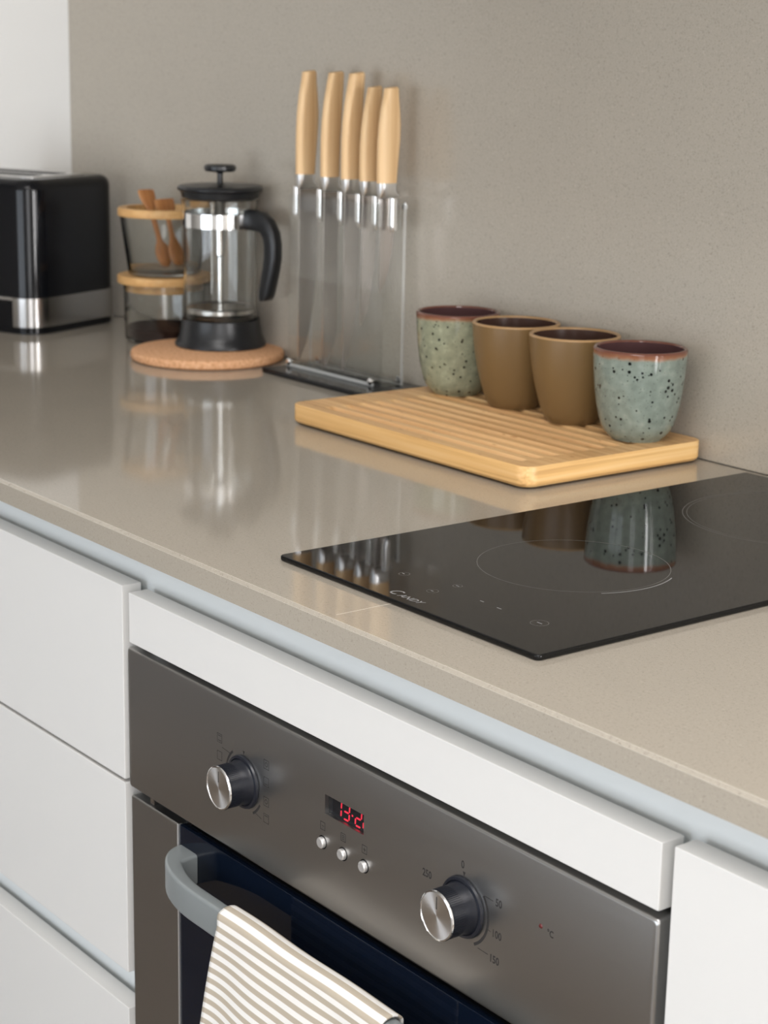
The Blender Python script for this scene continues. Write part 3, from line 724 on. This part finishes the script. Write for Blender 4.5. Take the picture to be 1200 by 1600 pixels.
# ------------------------------------------------------------------ cork trivet and french press
tv = B().lathe([(0, 0.2), (89, 0.2), (92, 1.8), (93, 4.5), (93, 8), (91.8, 10.6), (89, 11.8), (0, 11.8)], 80)
o = mesh_obj('cork_trivet', tv, M['cork']); o.location = Vector((-915.4, 500, Z0)) * S
o['label'] = 'round cork trivet lying under the french press'; o['category'] = 'trivet'
fp = thing('french_press', 'glass french press with black lid and handle on the cork trivet', 'french press', (-931.7, 529, 11.9))
mesh_obj('base', B().lathe([(0, 0), (54, 0), (55.8, 1.5), (55.6, 4), (52.5, 9), (50.2, 15), (48.6, 24), (47.4, 33), (46.6, 33.6), (45.6, 33.4), (45.4, 24), (0, 24)], 72), M['black_plastic'], fp)
G = [(0, 25.2), (40, 25.2), (43.4, 27), (44.8, 31), (44.8, 150), (45.4, 168), (47.6, 178), (46.4, 178.6), (43.6, 170), (42.9, 150), (42.9, 32), (41.6, 29), (39, 27.2), (0, 27.2)]
mesh_obj('glass_beaker', B().lathe(G, 72), M['glass'], fp)
mesh_obj('steel_band', B().lathe([(45.0, 145), (45.9, 145), (45.9, 162), (45.0, 162)], 72, closed=True), M['chrome'], fp)
lid = mesh_obj('lid', B().lathe([(0, 178.6), (43, 178.4), (46.5, 180), (48.2, 187), (51.4, 189), (51.8, 191.5), (49, 194), (34, 195.4), (8, 196.2), (0, 196.2)], 72), M['black_plastic'], fp)
mesh_obj('plunger_knob', B().lathe([(0, 195), (4.6, 195), (3.6, 199), (3.4, 208), (6, 210.4), (17.5, 210.8), (19.4, 213), (19.2, 217), (16.5, 218.8), (0, 219.4)], 48), M['black_plastic'], fp)
mesh_obj('plunger_rod', B().lathe([(0, 46), (4.2, 46), (4.2, 178.5), (0, 178.5)], 20), M['chrome'], fp)
mesh_obj('plunger_sleeve', B().lathe([(4.3, 108), (6.4, 110), (7.2, 168), (9.0, 177), (4.3, 178)], 24, closed=True), M['chrome'], fp)
mesh_obj('filter_plate', B().lathe([(0, 40), (40.6, 40), (42.2, 41.5), (42.2, 46.5), (40.2, 48), (38.8, 46.6), (0, 45.4)], 64), M['satin'], fp)
hd = bpy.data.objects.new('handle', None)
def fp_handle():
    ang = math.radians(15); ux, uy = math.cos(ang), math.sin(ang)
    path = [(45.5, 156, 12.8), (56, 156, 12.8), (67, 154.5, 12.4), (76, 149.5, 11.5), (82, 140, 10.8), (84.5, 128, 10.4), (84.5, 114, 10.4), (82, 99, 10.2), (78.5, 85, 9.8), (75.5, 72, 9.2), (74.5, 65, 8.0), (74, 61.5, 4.8)]
    secs = []
    for i, (r, z, hh) in enumerate(path):
        a, c = path[max(0, i - 1)], path[min(len(path) - 1, i + 1)]; d = Vector((c[0] - a[0], c[1] - a[1])).normalized(); n = Vector((-d.y, d.x))
        if i >= len(path) - 2: n = Vector((1, 0.12)).normalized()
        sec = []
        for q in range(16):
            t_ = 2 * PI * q / 16; u = math.copysign(abs(math.cos(t_)) ** 0.6, math.cos(t_)) * hh; v = math.copysign(abs(math.sin(t_)) ** 0.6, math.sin(t_)) * 8.5
            rr, zz = r + n.x * u, z + n.y * u; sec.append((rr * ux - v * uy, rr * uy + v * ux, zz))
        secs.append(sec)
    return B().loft(secs)
mesh_obj('handle', fp_handle(), M['black_plastic'], fp, 50)

# ------------------------------------------------------------------ stacked storage jars with spoons
JX, JY = -1066.9, 530.0
def jar(z, gl, lidp, label):
    t = thing('storage_jar', label, 'jar', (JX, JY, z), 0, 'glass jars with bamboo lids')
    mesh_obj('glass', B().lathe(gl, 64), M['glass'], t); mesh_obj('lid', B().lathe(lidp, 64, closed=(lidp[0][0] > 0)), M['bamboo_lid'], t); return t
jar(0.1, [(0, 0), (46, 0), (49, 2), (50, 6), (51.5, 74), (49.3, 74), (47.8, 8), (46, 4), (0, 3.4)],
    [(0, 64), (48.6, 64), (49, 74.6), (58.2, 74.6), (59, 76), (59, 83), (58, 84.4), (0, 84.4)], 'lower glass jar with a bamboo lid, holding ground coffee')
jar(84.7, [(0, 0), (41, 0), (44.4, 2), (45.4, 6), (54.6, 74), (52.4, 74), (43.2, 8), (41, 4), (0, 3.4)],
    [(46, 74.4), (57, 74.4), (57.6, 76), (57.4, 83), (56.4, 84.4), (46, 84.4)], 'upper tapered glass jar with open bamboo lid, holding wooden spoons')
o = mesh_obj('ground_coffee', B().lathe([(0, 3.8), (45.6, 4.4), (47.4, 8), (47.7, 17), (30, 19), (0, 18)], 48), M['coffee']); o.location = Vector((JX, JY, Z0 + 0.1)) * S
o['label'] = 'dark ground coffee in the bottom of the lower jar'; o['category'] = 'coffee'; o['kind'] = 'stuff'
def spoon(p0, p1, label, wtop):
    a, c = Vector(p0), Vector(p1); d = c - a; L_ = d.length
    t = thing('wooden_spoon', label, 'spoon', (p0[0], p0[1], p0[2]), 0, 'wooden spoons in the upper jar')
    t.rotation_euler = d.to_track_quat('Z', 'Y').to_euler()
    b = B(); secs = []
    for z, w_, th in ((0, 3, 2), (3, 8, 3), (10, 11.5, 4), (20, 12, 4), (28, 9, 3.4), (34, 5, 3), (42, 3.6, 3), (L_ * 0.7, 3.6, 3), (L_ - 18, wtop * 0.8, 3), (L_ - 10, wtop, 3), (L_ - 1, wtop, 3), (L_, wtop * 0.9, 2)):
        secs.append([(w_ * math.cos(q), th * math.sin(q), z) for q in [2 * PI * i / 16 for i in range(16)]])
    b.loft(secs); mesh_obj('stem_and_bowl', b, M['spoon_wood'], t, 60)
spoon((-1055, 528, 94), (-1100, 524, 189), 'wooden spoon leaning left, its end poking through the upper jar lid', 12.5)
spoon((-1036, 534, 98), (-1062, 528, 180), 'wooden spoon behind the french press in the upper jar', 17.0)

# ------------------------------------------------------------------ toaster
ts = thing('toaster', 'black toaster with a steel band and silver top at the far left', 'toaster', (-1173, 400, 0), math.radians(22.5))
TL, TW, TH = 270.0, 182.0, 199.0
def shell(ins, z0, z1, r, top_r=0):
    secs = [[(x, y, z0) for x, y in rrect(-TL + ins, -ins, ins, TW - ins, r, 8)]]
    n = 6
    for i in range(n + 1):
        a = PI / 2 * i / n; e = top_r * (1 - math.cos(a)); zz = z1 - top_r + top_r * math.sin(a)
        secs.append([(x, y, zz) for x, y in rrect(-TL + ins + e, -ins - e, ins + e, TW - ins - e, max(4, r - e), 8)])
        if top_r == 0: break
    return B().loft(secs)
mesh_obj('body', shell(1.5, 2, TH, 30, 14), M['gloss_black'], ts)
mesh_obj('foot_rim', shell(4, 0.2, 8.5, 28), M['black_plastic'], ts)
def band(z0, z1, pts, off=1.2):
    t = bmesh.new(); R_ = []
    for i, (x, y) in enumerate(pts):
        a, c = pts[max(0, i - 1)], pts[min(len(pts) - 1, i + 1)]; d = Vector((c[0] - a[0], c[1] - a[1])).normalized(); n = Vector((d.y, -d.x))
        R_.append([t.verts.new((x + n.x * o_, y + n.y * o_, z)) for o_, z in ((0, z0), (off, z0 + 0.6), (off, z1 - 0.6), (0, z1))])
    for a, b_ in zip(R_, R_[1:]):
        for i in range(3): t.faces.new((a[i], a[i + 1], b_[i + 1], b_[i]))
    bmesh.ops.recalc_face_normals(t, faces=t.faces); return t
o_ = rrect(-TL + 1, -1, 1, TW - 1, 30, 8)            # starts at right/back corner, counter-clockwise
fr = [p for p in o_[27:36]]                            # front-right corner
right_side = [(-36, 1)] + fr + o_[0:9] + [(-TL + 40, TW - 1)]
mesh_obj('steel_band', band(9, 48, right_side, 1.2), M['band'], ts)
mesh_obj('steel_line', band(43.5, 48, [(-TL + 34, 1), (-36.2, 1)], 1.0), M['satin'], ts)
mesh_obj('top_plate', B().prism(rrect(-TL + 26, -26, 30, TW - 30, 20, 6), TH - 0.3, TH + 1.2, 'Z', 0.5, 1), M['satin'], ts)
for y in (TW / 2 - 24, TW / 2 + 24):
    mesh_obj('bread_slot', B().prism(rrect(-TL + 45, -45, y - 13, y + 13, 6, 4), TH + 1.25, TH + 1.6, 'Z'), M['black_gap'], ts)
